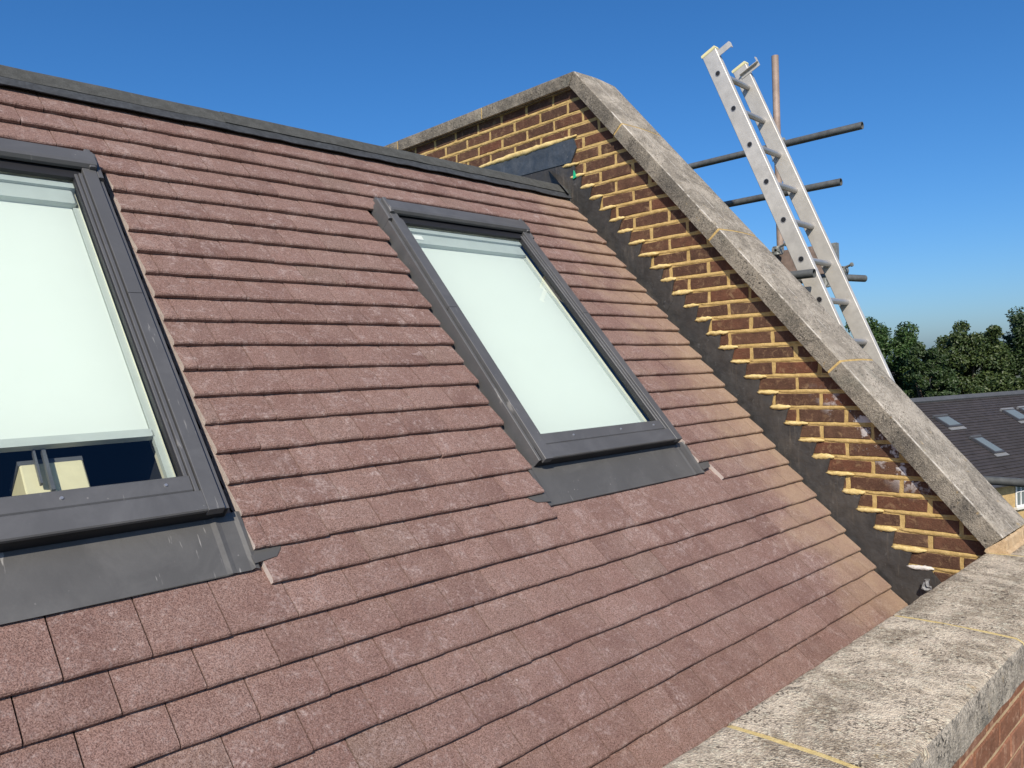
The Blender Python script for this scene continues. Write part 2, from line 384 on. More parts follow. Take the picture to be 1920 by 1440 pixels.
# lead secret gutter between tiles and wall
mb = MB(); mb.box(RP, 3.40, 3.511, -0.40, 2.72, -0.056, -0.050); mb.build('gutter_lining', 'lead', roof)

TIL = 0.197
def tile_mesh(name, w_, seed, cutl=False, cutr=False, dx0=0.0, dx1=0.0):
    """origin at the middle of the nose; x across, y up the slope, z up from the roof"""
    rr = random.Random(seed); nx = 3; rows = [0.0, 0.0035, 0.011, 0.090, 0.205]; drop = [-0.0068, -0.0020, -0.0002, 0, 0]; nr = len(rows)
    xs_ = [-w_ / 2 + w_ * (k / nx + (rr.uniform(-.06, .06) if 0 < k < nx else 0)) for k in range(nx + 1)]
    wob = [rr.uniform(-0.0011, 0.0011) for _ in xs_]; nz = [rr.uniform(-0.0022, 0.0010) for _ in xs_]
    V = []
    for j, y in enumerate(rows):
        for k, x in enumerate(xs_):
            z = -y * TIL + 0.0012 * (1 - (2 * k / nx - 1) ** 2) + drop[j] + (nz[k] if j < 2 else 0)
            sk = (dx0 if k == 0 else dx1 if k == nx else 0) * (y / GAUGE)
            V.append((x + sk, y + (wob[k] if j < 3 else 0), z))
    nt_ = len(V)
    for j, y in enumerate((0.0012, 0.205)):
        for k, x in enumerate(xs_):
            sk = (dx0 if k == 0 else dx1 if k == nx else 0) * (y / GAUGE)
            V.append((x + sk, y + (wob[k] + rr.uniform(-.0012, .0012) if j == 0 else 0), -y * TIL - TT + (rr.uniform(-.0006, .0014) if j == 0 else 0)))
    Fs, I = [], []
    for j in range(nr - 1):
        for k in range(nx):
            a = j * (nx + 1) + k; Fs.append((a, a + 1, a + nx + 2, a + nx + 1)); I.append(0)
    for k in range(nx): Fs.append((k, nt_ + k, nt_ + k + 1, k + 1)); I.append(0)
    for side, k in ((0, 0), (1, nx)):
        f = tuple(j * (nx + 1) + k for j in range(nr)) + (nt_ + nx + 1 + k, nt_ + k)
        Fs.append(f if side == 0 else f[::-1]); I.append(1 if (cutl if side == 0 else cutr) else 0)
    me = bpy.data.meshes.new(name); me.from_pydata(V, [], Fs); me.materials.append(M['tile']); me.materials.append(M['tile_cut'])
    for p, i in zip(me.polygons, I): p.material_index = i
    bm = bmesh.new(); bm.from_mesh(me); bmesh.ops.recalc_face_normals(bm, faces=bm.faces); bm.to_mesh(me); bm.free()
    return me
variants = [tile_mesh('tile', TW - 0.0032, 100 + k) for k in range(10)]
tiles = []          # (x centre, s, mesh)
cnt = 0
for j in range(-10, 21):
    b = 0.651 + GAUGE * j
    ph = 0.398 if j % 2 == 0 else 0.3163
    holes = []
    if 2 <= j <= 16: holes = [(W1[0] - 0.046, W1[1] + 0.038), (W2[0] - 0.016, W2[1] + 0.055)]
    if j == 1: holes = [(W1[0] - 0.055, 0.857), (1.853, 2.882)]
    k0 = int(math.floor((-1.6 - ph) / TW)); k1 = int(math.ceil((3.6 - ph) / TW))
    for k in range(k0, k1):
        a0 = ph + k * TW; a1 = a0 + TW; segs = [(a0, a1, False, False)]
        for (h0, h1) in holes:
            ns = []
            for (p0, p1, cl, cr) in segs:
                if p1 <= h0 or p0 >= h1: ns.append((p0, p1, cl, cr))
                else:
                    if p0 < h0: ns.append((p0, h0, cl, True))
                    if p1 > h1: ns.append((h1, p1, True, cr))
            segs = ns
        for (p0, p1, cl, cr) in segs:
            ex = edge_x(b + 0.05); d1 = 0.0
            if p1 > ex:
                p1 = ex; cr = True; d1 = edge_x(b + GAUGE) - edge_x(b)
            if p1 - p0 < 0.012: continue
            full = abs((p1 - p0) - TW) < 1e-6
            me = random.choice(variants) if full else tile_mesh('tile', p1 - p0 - 0.0015, cnt, cl, cr, 0, d1)
            cnt += 1
            tiles.append(((p0 + p1) / 2, b, me, j))
def tile_view(x, s):
    c = RP(x, s + 0.045); px, py, z = project(c)
    if z < 0.1 or not (-60 < px < 1980 and -40 < py < 1480) or s + GAUGE < -0.03: return 0
    n = Vector((0, -ST, CT)); return abs(c.normalized().dot(n)) / (c.length ** 2)
order = sorted(range(len(tiles)), key=lambda i: -tile_view(tiles[i][0], tiles[i][1]))
solo = set(order[:300])
base = wloc(roof); rest = MB()
for i, (x, s, me, j) in enumerate(tiles):
    P = RP(x, s + R(-.0013, .0013), R(-.0006, .0010))
    Mx = Matrix.Translation(P) @ Matrix.Rotation(TH + R(-.005, .006), 4, 'X') @ Matrix.Rotation(R(-.0045, .0045), 4, 'Y') @ Matrix.Rotation(R(-.005, .005), 4, 'Z')
    if i in solo:
        o = bpy.data.objects.new('tile', me); COL.objects.link(o); o.parent = roof
        o.matrix_local = Matrix.Translation(-base) @ Mx
    else:
        b = len(rest.V); rest.V += [Mx @ v.co for v in me.vertices]
        for p in me.polygons: rest.F.append(tuple(b + k for k in p.vertices)); rest.I.append(p.material_index)
o = rest.build('tile_field', ['tile', 'tile_cut'], roof, fix=False); o['kind'] = 'stuff'

# felt capping along the ridge: lower strip and upper roll, in lapped lengths
def strip(name, x0, x1, prof, mat, seed, wob=0.004, seg=0.06, thick=0.004):
    rr = random.Random(seed); n = max(2, int((x1 - x0) / seg)); mb = MB(); V = []
    for a in range(n + 1):
        x = x0 + (x1 - x0) * a / n
        q = mnoise.noise(Vector((x * 5, seed, 0))) * wob + rr.uniform(-1, 1) * wob * 0.25
        for (s, h) in prof: V.append(RP(x, s + q * (1 if s == prof[0][0] else 0.25), h + q * 0.5))
        for (s, h) in prof: V.append(RP(x, s + q * (1 if s == prof[0][0] else 0.25), h + q * 0.5 - thick))
    m_ = len(prof); Fs = []
    for a in range(n):
        b = a * 2 * m_; c = b + 2 * m_
        for k in range(m_ - 1):
            Fs.append((b + k, c + k, c + k + 1, b + k + 1)); Fs.append((b + m_ + k, b + m_ + k + 1, c + m_ + k + 1, c + m_ + k))
        Fs.append((b, b + m_, c + m_, c)); Fs.append((b + m_ - 1, c + m_ - 1, c + 2 * m_ - 1, b + 2 * m_ - 1))
    for e in (0, n * 2 * m_):
        for k in range(m_ - 1): Fs.append((e + k, e + k + 1, e + m_ + k + 1, e + m_ + k))
    return part(name, V, Fs, mat, roof, smooth=False)
xe = 3.44
for a, (p0, p1) in enumerate([(-2.2, 0.62), (0.58, 2.98), (2.94, xe)]):
    up = 0.002 * (a % 2)
    strip('felt_edge', p0, p1, [(2.680, 0.002 + up), (2.74, 0.003 + up), (2.78, 0.002 + up)], 'felt_dark', 11 + a, 0.006)
for a, (p0, p1) in enumerate([(-2.2, 1.42), (1.38, 3.16), (3.12, xe)]):
    up = 0.0025 * (a % 2)
    strip('felt_roll', p0, p1, [(2.722, 0.0065 + up), (2.74, 0.0085 + up), (2.78, 0.010 + up), (2.794, 0.006 + up), (2.80, -0.02), (2.80, -0.08)], 'felt', 21 + a, 0.003)
top = RP(0, 2.80, 0.005)
mb = MB(); mb.box(I3, -2.2, 3.505, top.y - 0.01, 8.0, top.z - 0.10, top.z - 0.02); mb.build('flat_roof', 'felt', roof)

# ================================================================== GABLE WALL
wall = thing('gable_wall', 'dark brick gable parapet with yellow mortar, sloping concrete coping and stepped lead', 'wall', (3.66, 4.0, ZG))
NU = 1.172              # underside of the sloping coping, measured square to the slope
ZC = 1.655              # underside of the level coping
def sl(n, z): return (n + CT * z) / ST
def sly(n, y): return (ST * y - n) / CT
poly = [(0.60, ZG), (0.60, -0.885), (sl(NU + .002, -0.885), -0.885), (sl(NU + .002, ZC - .002), ZC - .002), (8.0, ZC - .002), (8.0, ZG)]
mb = MB(); mb.prism(poly, lambda a, b, c: Vector((c, a, b)), XW + 0.0022, 3.814); mb.build('wall_core', 'mortar', wall)
def brick_piece(name, poly, fn, mat, parent, chip=0.0024, depth=0.014, cham=0.0035):
    """poly (u,v) facing out along +w; fn maps (u,v,w); edges get midpoints and chips"""
    pts = []
    for k in range(len(poly)):
        p, q = poly[k], poly[(k + 1) % len(poly)]; pts.append(p)
        if math.hypot(p[0] - q[0], p[1] - q[1]) > 0.04: pts.append(((p[0] + q[0]) / 2, (p[1] + q[1]) / 2))
    cx = sum(p[0] for p in pts) / len(pts); cy = sum(p[1] for p in pts) / len(pts)
    f = R(-.001, .0014); out = [(p[0] + R(-chip, chip), p[1] + R(-chip, chip)) for p in pts]; n = len(out)
    def ins(p):
        return (p[0] - math.copysign(min(cham, abs(p[0] - cx)), p[0] - cx), p[1] - math.copysign(min(cham, abs(p[1] - cy)), p[1] - cy))
    V = [fn(p[0], p[1], -depth) for p in out] + [fn(p[0], p[1], f - cham * 0.8) for p in out] + [fn(*ins(p), f + R(-.0006, .0006)) for p in out]
    Fs = [(r * n + k, r * n + (k + 1) % n, (r + 1) * n + (k + 1) % n, (r + 1) * n + k) for r in (0, 1) for k in range(n)]
    Fs.append(tuple(2 * n + k for k in range(n)))
    return part(name, V, Fs, mat, parent)
gfn = lambda u, v, d: Vector((XW - d, u, v))
for r in range(-1, 35):
    zc = 1.6225 - 0.075 * r; z0, z1 = zc - 0.0280, zc + 0.0284
    y0 = 3.144 if r % 2 == 0 else 3.0285
    for k in range(-13, 12):
        a0 = y0 + 0.2270 * k + 0.0084 + R(-.002, .002); a1 = y0 + 0.2270 * (k + 1) - 0.0084 + R(-.002, .002)
        if a0 > 4.95: continue
        P = [(a0, z0), (a1, z0), (a1, z1), (a0, z1)]
        P = clip(P, ST, -CT, -(NU + 0.001)); P = clip(P, 0, -1, ZC - 0.004) if len(P) > 2 else P
        if area(P) < 0.0009: continue
        cy = sum(p[0] for p in P) / len(P); cz = sum(p[1] for p in P) / len(P); nn = ST * cy - CT * cz
        if not (nn < 1.585 or cz > 1.13): continue
        brick_piece('brick', P, gfn, 'brick', wall)

# --- stepped lead flashing with mortar pushed into each step
step_y = [0.8772 - 0.01921 * k for k in range(29)]
tips = [((0.8772 - 0.01921 * k) * XW, (0.3444 - 0.02134 * k) * XW) for k in range(29)]
JIT = [R(-.006, .006) for _ in tips]
tips = [(y + j, z) for (y, z), j in zip(tips, JIT)]
def lead_piece(k0, k1, xf, last=False, first=False):
    P = []
    for k in range(k0, k1 + 1):
        y, z = tips[k]; P.append((y, z)); P.append((y - 0.086 + R(-.004, .004), z - 0.002))
    yl, zl = P[-1]
    if last: P += [(yl - 0.10, zl - 0.12), (yl - 0.02, zl - 0.25)]
    else:
        P = P[:-1]; P += [(tips[k1][0] - 0.012, tips[k1][1] - 0.03)]
    e = P[-1]; s_end = e[0] * CT + e[1] * ST; s_beg = P[0][0] * CT + P[0][1] * ST
    bot = lambda s: (s * CT + 1.66 * ST, s * ST - 1.66 * CT)
    P += [bot(s_end - 0.03), bot(s_beg + 0.02)]
    mb = MB(); mb.prism(P, lambda a, b, c: Vector((c, a, b)), XW - 0.0015, xf); return mb.build('step_flashing', 'lead', wall)
lead_piece(0, 11, XW - 0.0085); lead_piece(11, 21, XW - 0.0062); lead_piece(21, 28, XW - 0.0085, last=True)
def blob(name, a, b, ry, rx, mat, seed, seg=9, rings=9, lift=0.0, parent=wall):
    """rough bead of mortar from a to b on the wall face: ry half height, rx how far it stands out"""
    rr = random.Random(seed); a, b = Vector(a), Vector(b); d = (b - a); V = []; Fs = []
    upv = Vector((0, -d.z, d.y)).normalized(); upv = upv if upv.z > 0 else -upv
    for k in range(rings + 1):
        t = k / rings; env = min(1, (math.sin(math.pi * min(max(t, .02), .98))) ** 0.45)
        c = a + d * t + upv * rr.uniform(-.0018, .0018)
        for q in range(seg):
            an = 2 * math.pi * q / seg; jr = 1 + rr.uniform(-.24, .22)
            V.append(c + upv * (math.sin(an) * ry * env * jr) + Vector((-1, 0, 0)) * (math.cos(an) * rx * env * jr + lift))
    for k in range(rings):
        for q in range(seg): Fs.append((k * seg + q, k * seg + (q + 1) % seg, (k + 1) * seg + (q + 1) % seg, (k + 1) * seg + q))
    Fs.append(tuple(range(seg))); Fs.append(tuple(rings * seg + q for q in range(seg)))
    o = part(name, V, Fs, mat, parent, smooth=True); return o
for k, (y, z) in enumerate(tips):
    blob('mortar_lip', (XW - 0.006, y + 0.004, z - R(0, .004)), (XW - 0.004, y - 0.088 - R(0, .05), z + R(-.003, .004)), 0.0115 + R(-.002, .0025), 0.0115 + R(-.002, .004), 'mortar_white' if k == 28 else 'mortar_fresh', 500 + k)
# smeared beds: mortar struck nearly flush and slightly proud in places
for r in range(0, 34):
    zb = 1.585 - 0.075 * r
    y1 = (tips[0][0] - 0.09 if zb > tips[0][1] + .02 else None)
    if zb > 1.23: ya, yb = 4.6, sl(NU + 0.03, zb)
    else:
        k = round((tips[0][1] - zb) / 0.075)
        if k > 28: continue
        ya, yb = tips[k][0] - 0.10, sl(NU + 0.025, zb)
    if ya - yb < 0.05: continue
    blob('bed_joint', (XW + 0.003, ya, zb + 0.0), (XW + 0.003, yb, zb + 0.0), 0.0108, 0.0044, 'mortar', 900 + r, 7, max(6, int((ya - yb) / 0.022)))
# lead over the flat roof's edge, with its thick mortar bead
up_poly = [(2.985, 1.358), (3.86, 1.358), (3.99, 1.02), (3.62, 1.12), (3.43, 1.228), (3.01, 1.222), (2.965, 1.30)]
mb = MB(); mb.prism(up_poly, lambda a, b, c: Vector((c, a, b)), XW - 0.003, XW - 0.0135); mb.build('upstand_flashing', 'lead_blue', wall)
lo_poly = [(3.02, 1.24), (3.60, 1.24), (3.75, 1.0), (3.10, 0.96), (2.95, 1.02), (2.985, 1.20)]
mb = MB(); mb.prism(lo_poly, lambda a, b, c: Vector((c, a, b)), XW - 0.002, XW - 0.0088); mb.build('upstand_flashing', 'lead', wall)
blob('mortar_bead', (XW - 0.008, 3.87, 1.360), (XW - 0.006, 2.965, 1.372), 0.0185, 0.019, 'mortar_fresh', 77, 9, 34)
# folded lead tongue onto the ridge
a, b, c, d = Vector((XW - .012, 3.19, 1.215)), Vector((XW - .012, 3.02, 1.02)), RP(3.40, 2.70, 0.022), RP(3.38, 2.80, 0.03)
mb = MB(); mb.add([a, b, c, d, a + Vector((0, 0, -.004)), b + Vector((0, 0, -.004)), c + Vector((0, 0, -.004)), d + Vector((0, 0, -.004))], [(0, 1, 2, 3), (7, 6, 5, 4), (0, 4, 5, 1), (1, 5, 6, 2), (2, 6, 7, 3), (3, 7, 4, 0)])
mb.build('saddle_flashing', 'lead', wall)

# --- coping stones
def stone(name, sect, fn, w0, w1, mat, parent, seed, seg=0.05, jit=0.0016, side=None):
    """rounded section (u,v) run from w0 to w1 with worn, uneven skin"""
    rr = random.Random(seed); n = len(sect); m_ = max(3, int(abs(w1 - w0) / seg)); V = []; Fs = []
    cu = sum(p[0] for p in sect) / n; cv = sum(p[1] for p in sect) / n
    stations = [0.0, 0.004 / abs(w1 - w0)] + [k / m_ for k in range(1, m_)] + [1 - 0.004 / abs(w1 - w0), 1.0]
    for si, t in enumerate(stations):
        ww = w0 + (w1 - w0) * t; endk = 0.985 if si in (0, len(stations) - 1) else 1
        for (u, v) in sect:
            P = fn(u, v, ww); q = mnoise.noise(P * 9 + Vector((seed, 0, 0))) * jit * 1.4 + mnoise.noise(P * 40) * jit * 0.8
            L = math.hypot(u - cu, v - cv); k = endk + q / L
            V.append(fn(cu + (u - cu) * k, cv + (v - cv) * k, ww))
    S = len(stations)
    for a in range(S - 1):
        for k in range(n): Fs.append((a * n + k, a * n + (k + 1) % n, (a + 1) * n + (k + 1) % n, (a + 1) * n + k))
    Fs.append(tuple(range(n))); Fs.append(tuple((S - 1) * n + k for k in range(n)))
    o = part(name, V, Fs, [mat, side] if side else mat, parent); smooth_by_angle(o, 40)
    if side:        # upright faces take the darker side material
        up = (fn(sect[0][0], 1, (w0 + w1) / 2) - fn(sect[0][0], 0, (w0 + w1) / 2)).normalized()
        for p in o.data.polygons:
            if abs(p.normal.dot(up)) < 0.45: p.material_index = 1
    return o
def coping_section(u0, u1, v0, v1, r=0.008, crown=0.006, r2=None, nu=10):
    """u across the wall, v up; small round arrises, drip grooves underneath"""
    r2 = r2 or r; P = []
    P += [(u0, v0), (u0, v0 + 0.02), (u0, v1 - r), (u0 + r * 0.3, v1 - r * 0.3), (u0 + r, v1)]
    for k in range(1, nu):
        t = k / nu; P.append((u0 + r + (u1 - u0 - r - r2) * t, v1 + crown * math.sin(math.pi * t)))
    P += [(u1 - r2, v1), (u1 - r2 * 0.3, v1 - r2 * 0.3), (u1, v1 - r2), (u1, v0 + 0.02), (u1, v0)]
    P += [(u1 - 0.02, v0), (u1 - 0.022, v0 + 0.006), (u1 - 0.03, v0 + 0.006), (u1 - 0.032, v0), (u0 + 0.032, v0), (u0 + 0.03, v0 + 0.006), (u0 + 0.022, v0 + 0.006), (u0 + 0.02, v0)]
    return P
CX0, CX1, CTH = 3.469, 3.860, 0.078
sfn = lambda u, v, s: Vector((u, s * CT + (NU - v) * ST, s * ST - (NU - v) * CT))   # v: height over the coping's underside
sec = coping_section(CX0, CX1, 0, CTH)
def s_at_y(y): return (y - NU * ST) / CT
sj = [s_at_y(0.882), s_at_y(1.501), s_at_y(2.088), s_at_y(2.665)]
s_ap = s_at_y(sl(NU, ZC))        # underside corner at the apex
gap = 0.0055
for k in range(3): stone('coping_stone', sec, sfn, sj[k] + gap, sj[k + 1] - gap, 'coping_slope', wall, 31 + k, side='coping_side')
# mitred apex: last sloping stone and first level stone
phi = TH / 2
def sfn_m(u, v, t):         # t 0..1 along the last sloping stone, cut to the mitre
    s0_ = sj[3] + gap; s1_ = s_ap + v * math.tan(phi) - 0.003; return sfn(u, v, s0_ + (s1_ - s0_) * t)
yap = sl(NU, ZC)
def lfn_m(u, v, t):
    y0_ = yap + 0.003 - v * math.tan(phi); y1_ = 3.738 - gap; return Vector((u, y0_ + (y1_ - y0_) * t, ZC + v))
rs = random.getstate()
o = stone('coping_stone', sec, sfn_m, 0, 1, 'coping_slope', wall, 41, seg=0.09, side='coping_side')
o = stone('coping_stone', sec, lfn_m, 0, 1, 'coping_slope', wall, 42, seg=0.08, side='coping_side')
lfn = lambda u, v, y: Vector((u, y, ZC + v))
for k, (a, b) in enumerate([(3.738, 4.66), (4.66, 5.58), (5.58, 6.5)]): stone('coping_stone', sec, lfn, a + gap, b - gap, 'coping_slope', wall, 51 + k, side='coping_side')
def inset(sect, d):
    n = len(sect); cu = sum(p[0] for p in sect) / n; cv = sum(p[1] for p in sect) / n
    return [(u - math.copysign(d, u - cu), v - math.copysign(min(d, abs(v - cv)), v - cv)) for u, v in sect]
isec = coping_section(CX0 + .0025, CX1 - .0025, .003, CTH - 0.001, crown=0.006)
for k in (1, 2, 3): stone('mortar_joint', isec, sfn, sj[k] - gap - .002, sj[k] + gap + .002, 'mortar', wall, 61 + k, seg=0.02)
for y in (3.738, 4.66): stone('mortar_joint', isec, lfn, y - gap - .002, y + gap + .002, 'mortar', wall, 65, seg=0.02)
# mortar fillet at the foot of the slope
s0f = sj[0]; A = sfn(0, 0.0, s0f + gap); B = sfn(0, CTH + .003, s0f + gap)
mb = MB(); fp = [(A.y + 0.006, -0.779), (A.y, A.z), (B.y + .002, B.z - 0.007), (B.y - 0.007, B.z - 0.014), (B.y - 0.010, -0.766), (B.y - 0.020, -0.776), (B.y - 0.018, -0.786), (A.y, -0.786)]
n_ = 26; V = []; Fs = []
for k in range(n_ + 1):
    x = CX0 + 0.002 + (CX1 - CX0 - .004) * k / n_
    for q, (y, z) in enumerate(fp): V.append((x, y + R(-.0025, .0025), z + (R(-.0018, .0018) if q not in (0, 6, 7) else 0)))
L_ = len(fp)
for k in range(n_):
    for q in range(L_): Fs.append((k * L_ + q, k * L_ + (q + 1) % L_, (k + 1) * L_ + (q + 1) % L_, (k + 1) * L_ + q))
Fs.append(tuple(range(L_))); Fs.append(tuple(n_ * L_ + q for q in range(L_)))
part('mortar_fillet', V, Fs, 'mortar_tan', wall)

# ================================================================== FRONT PARAPET
ZP = -0.780
para = thing('parapet_wall', 'low front parapet with lichen mottled pale concrete coping and red brick face', 'wall', (1.5, 0.71, ZG))
mb = MB(); mb.box(I3, -2.2, 4.9, 0.5835, 0.842, ZG, ZP - 0.102); mb.build('wall_core', 'mortar_tan', para)
pfn = lambda u, v, x: Vector((x, u, v))
psec = coping_section(0.534, 0.886, ZP - 0.098, ZP, r=0.022, crown=0.004, r2=0.010, nu=14)
pj = [-1.46, -0.475, 0.51, 1.480, 2.455, 3.462, 4.44]
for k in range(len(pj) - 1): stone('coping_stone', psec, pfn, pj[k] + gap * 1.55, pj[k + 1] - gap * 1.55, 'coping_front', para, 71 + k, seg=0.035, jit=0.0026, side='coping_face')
pis = coping_section(0.537, 0.883, ZP - 0.094, ZP - 0.0015, r=0.022, crown=0.004, r2=0.010, nu=14)
for k in range(1, len(pj) - 1): stone('mortar_joint', pis, pfn, pj[k] - gap - .0045, pj[k] + gap + .0045, 'mortar_fresh', para, 81 + k, seg=0.02)
ffn = lambda u, v, d: Vector((u, 0.58 - d, v))
for r in range(8):
    z1 = -0.911 - 0.0755 * r + 0.0; z0 = z1 - 0.064
    off = 0.0 if r % 2 else 0.1125
    for k in range(-3, 9):
        a0 = 2.24 + off - 0.1125 + 0.225 * k - 0.9 + 0.9
        if a0 < 1.2 or a0 > 3.9: continue
        brick_piece('brick', [(a0 + .005, z0), (a0 + .220, z0), (a0 + .220, z1), (a0 + .005, z1)], ffn, 'brick_front', para)

# ================================================================== SKYLIGHTS
def skylight(X0, X1, label, blind_s, seed, ext=0.038):
    t = thing('skylight', label, 'skylight', RP((X0 + X1) / 2, S0, -0.05), group=None)
    xm = (X0 + X1) / 2; mir = lambda a, side: X0 + a if side == 0 else X1 - a
    def xbox(mb, side, a0, a1, s0, s1, h0, h1, bev=0.0012):
        u = sorted((mir(a0, side), mir(a1, side))); 
        mb.prism([(u[0], h0), (u[0], h1 - bev), (u[0] + bev, h1), (u[1] - bev, h1), (u[1], h1 - bev), (u[1], h0)], lambda a, b, c: RP(a, c, b), s0, s1)
    for side in (0, 1):
        mb = MB(); xbox(mb, side, 0.0, 0.012, S0 + 0.004, S1 - 0.09, -0.045, 0.027); mb.build('side_flashing', 'cladding', t)
        mb = MB(); xbox(mb, side, -0.016 if side == 0 else 0.008 - ext, 0.002, S0 - 0.02, S1 - 0.02, -0.040, -0.034); mb.build('side_gutter', 'apron', t)
        for (a, b) in ((S0 - 0.002, 1.672), (1.6740, S1 - 0.075)):
            mb = MB(); xbox(mb, side, 0.0170, 0.056, a, b, 0.018, 0.041); mb.build('side_cover', 'cladding', t)
        mb = MB(); xbox(mb, side, 0.0590, 0.0690, 1.0, S1 - 0.10, -0.01, 0.036); xbox(mb, side, 0.0712, 0.0800, 1.02, S1 - 0.10, -0.01, 0.031); mb.build('sash_rail', 'cladding', t)
        mb = MB(); xbox(mb, side, 0.012, 0.0705, S0 + 0.01, S1 - 0.08, -0.045, 0.004, 0); mb.build('frame_side', 'gasket_and_shade', t)
        mb = MB(); xbox(mb, side, 0.0802, 0.0840, 1.050, S1 - 0.115, 0.008, 0.026, 0); mb.build('glazing_seal', 'gasket_and_shade', t)
    G0, G1 = 1.054, 2.190; gx0, gx1 = X0 + 0.080, X1 - 0.080
    # foot of the frame
    fp = [(S0 + .001, 0.026), (S0, 0.028), (S0, 0.036), (S0 + .003, 0.039), (S0 + 0.054, 0.0395), (S0 + 0.058, 0.036), (S0 + 0.058, 0.024)]
    mb = MB(); mb.prism(fp, lambda a, b, c: RP(c, a, b), X0 + 0.0565, X1 - 0.0565); mb.build('bottom_cover', 'cladding', t)
    mb = MB(); mb.box(RP, X0 + 0.003, X1 - 0.003, S0 + 0.004, S0 + 0.058, -0.04, 0.0255); mb.build('frame_foot', 'gasket_and_shade', t)  # black colour puts in the shade below the bottom cover
    fp = [(1.007, -.01), (1.007, 0.030), (1.010, 0.033), (1.048, 0.0345), (1.053, 0.030), (1.054, 0.020), (1.054, -.01)]
    mb = MB(); mb.prism(fp, lambda a, b, c: RP(c, a, b), X0 + 0.0712, X1 - 0.0712); br = mb.build('bottom_rail', 'cladding', t)
    for f in (0.22, 0.62, 0.93):
        mb = MB(); P = RP(X0 + .08 + (X1 - X0 - .16) * f, 1.030, 0.0335); nrm = Vector((0, -ST, CT)); mb.tube(P, P + nrm * 0.003, 0.0048, 0.0036, 10); mb.build('screw', 'screw', br)
    # head: hood with its two end pieces
    hp = [(2.312, -.01), (2.308, 0.040), (2.298, 0.054), (2.243, 0.058), (2.232, 0.055), (2.226, 0.044), (2.226, 0.034), (2.24, 0.034), (2.24, -.01)]
    mb = MB(); mb.prism(hp, lambda a, b, c: RP(c, a, b), X0 + 0.020, X1 - 0.014); mb.build('hood', 'cladding', t)
    mb = MB(); mb.box(RP, X0 + 0.03, X1 - 0.03, 2.3135, 2.37, -0.01, 0.006); mb.build('head_flashing', 'cladding', t)
    mb = MB(); mb.box(RP, X0 + 0.06, X1 - 0.06, 2.19, 2.2395, -0.01, 0.026); mb.build('head_rail', 'gasket_and_shade', t)  # hood's shadow painted in as a black rail
    for side in (0, 1):
        mb = MB(); xbox(mb, side, -0.001, 0.0160, 2.190, 2.312, -0.03, 0.040, 0.003); xbox(mb, side, 0.0167, 0.036, 2.222, 2.310, -.01, 0.0535, 0.003); mb.build('hood_end', 'cladding', t)
    # glass and what lies under it
    mb = MB(); mb.add([RP(gx0 - .002, G0 - .004, 0.016), RP(gx1 + .002, G0 - .004, 0.016), RP(gx1 + .002, G1 + .01, 0.016), RP(gx0 - .002, G1 + .01, 0.016)], [(0, 1, 2, 3)])
    mb.build('pane', 'glass', t, fix=False)
    mb = MB(); d = 0.012
    mb.box(RP, gx0 - d, gx0, G0 - 0.03, G1 + 0.03, -0.085, 0.013); mb.box(RP, gx1, gx1 + d, G0 - 0.03, G1 + 0.03, -0.085, 0.013)
    mb.box(RP, gx0, gx1, G0 - 0.03, G0 - 0.008, -0.085, 0.012); mb.box(RP, gx0, gx1, G1 + 0.0, G1 + 0.03, -0.085, 0.013); ln = mb.build('lining', 'lining', t)
    mb = MB(); mb.box(RP, gx0 - .002, gx1 + .002, G1 - 0.026, G1 - 0.002, -0.03, 0.006, bev=0.003); mb.build('head_lining', 'blind_rail', t)
    B1 = G1 - 0.088
    mb = MB(); mb.box(RP, gx0 + 0.006, gx1 - 0.006, B1, G1 - 0.026, -0.05, -0.004, bev=0.004); hb = mb.build('blind_headbox', 'blind_rail', t)
    mb = MB(); mb.box(RP, gx0 + 0.03, gx0 + 0.085, B1 + 0.022, B1 + 0.048, -0.004, -0.001); mb.build('rating_label', 'white_paint', hb)
    mb = MB(); mb.box(RP, gx0 + 0.018, gx1 - 0.018, blind_s, B1 + 0.004, -0.026, -0.024); mb.build('blind', 'blind', t)
    mb = MB(); mb.box(RP, gx0 + 0.012, gx1 - 0.012, blind_s - 0.022, blind_s + 0.002, -0.032, -0.014, bev=0.004); mb.build('blind_bar', 'blind_rail', t)
    for a, b in ((gx0, gx0 + 0.017), (gx1 - 0.017, gx1)):
        mb = MB(); mb.box(RP, a + .0008, b, G0 + 0.001, B1 - 0.002, -0.034, -0.0185); mb.build('blind_guide', 'blind_rail', t)
    # closed box under it; the unlit room is put into its near-black colour
    mb = MB(); x0, x1, s0, s1, h0, h1 = gx0 - 0.004, gx1 + 0.004, G0 - 0.02, G1 + 0.02, -0.62, -0.083
    V = [RP(x, s, h) for h in (h0, h1) for (x, s) in ((x0, s0), (x1, s0), (x1, s1), (x0, s1))]
    mb.add(V, [(0, 1, 2, 3), (0, 4, 5, 1), (1, 5, 6, 2), (2, 6, 7, 3), (3, 7, 4, 0)]); mb.build('light_shaft', 'dark_room', t, fix=False)
    # apron laid over the course below, with folds and side tabs
    xa, xb = X0 - 0.030, X1 + ext
    cols = [xa, xa + .012, xa + .022, xa + .07, xm, xb - .078, xb - .066, xb - .054, xb - .020, xb - .010, xb]
    hh = [0.002, 0.002, 0, 0, 0, 0, 0.0032, 0.0004, 0.0006, 0.0042, 0.002]
    rr = random.Random(seed); V = []; Fs = []
    rows_ = [(S0 + 0.012, -0.012), (0.90, -0.0135), (0.83, -0.0165), (0.798, -0.0185)]
    for th_ in (0.0, -0.0022):
        for (s, h) in rows_:
            for k, x in enumerate(cols): V.append(RP(x, s + (rr.uniform(-.002, .002) if s < .8 else 0), h + hh[k] + th_ + (rr.uniform(0, .0015) if s < .8 else 0)))
    C, L = len(cols), len(cols) * len(rows_)
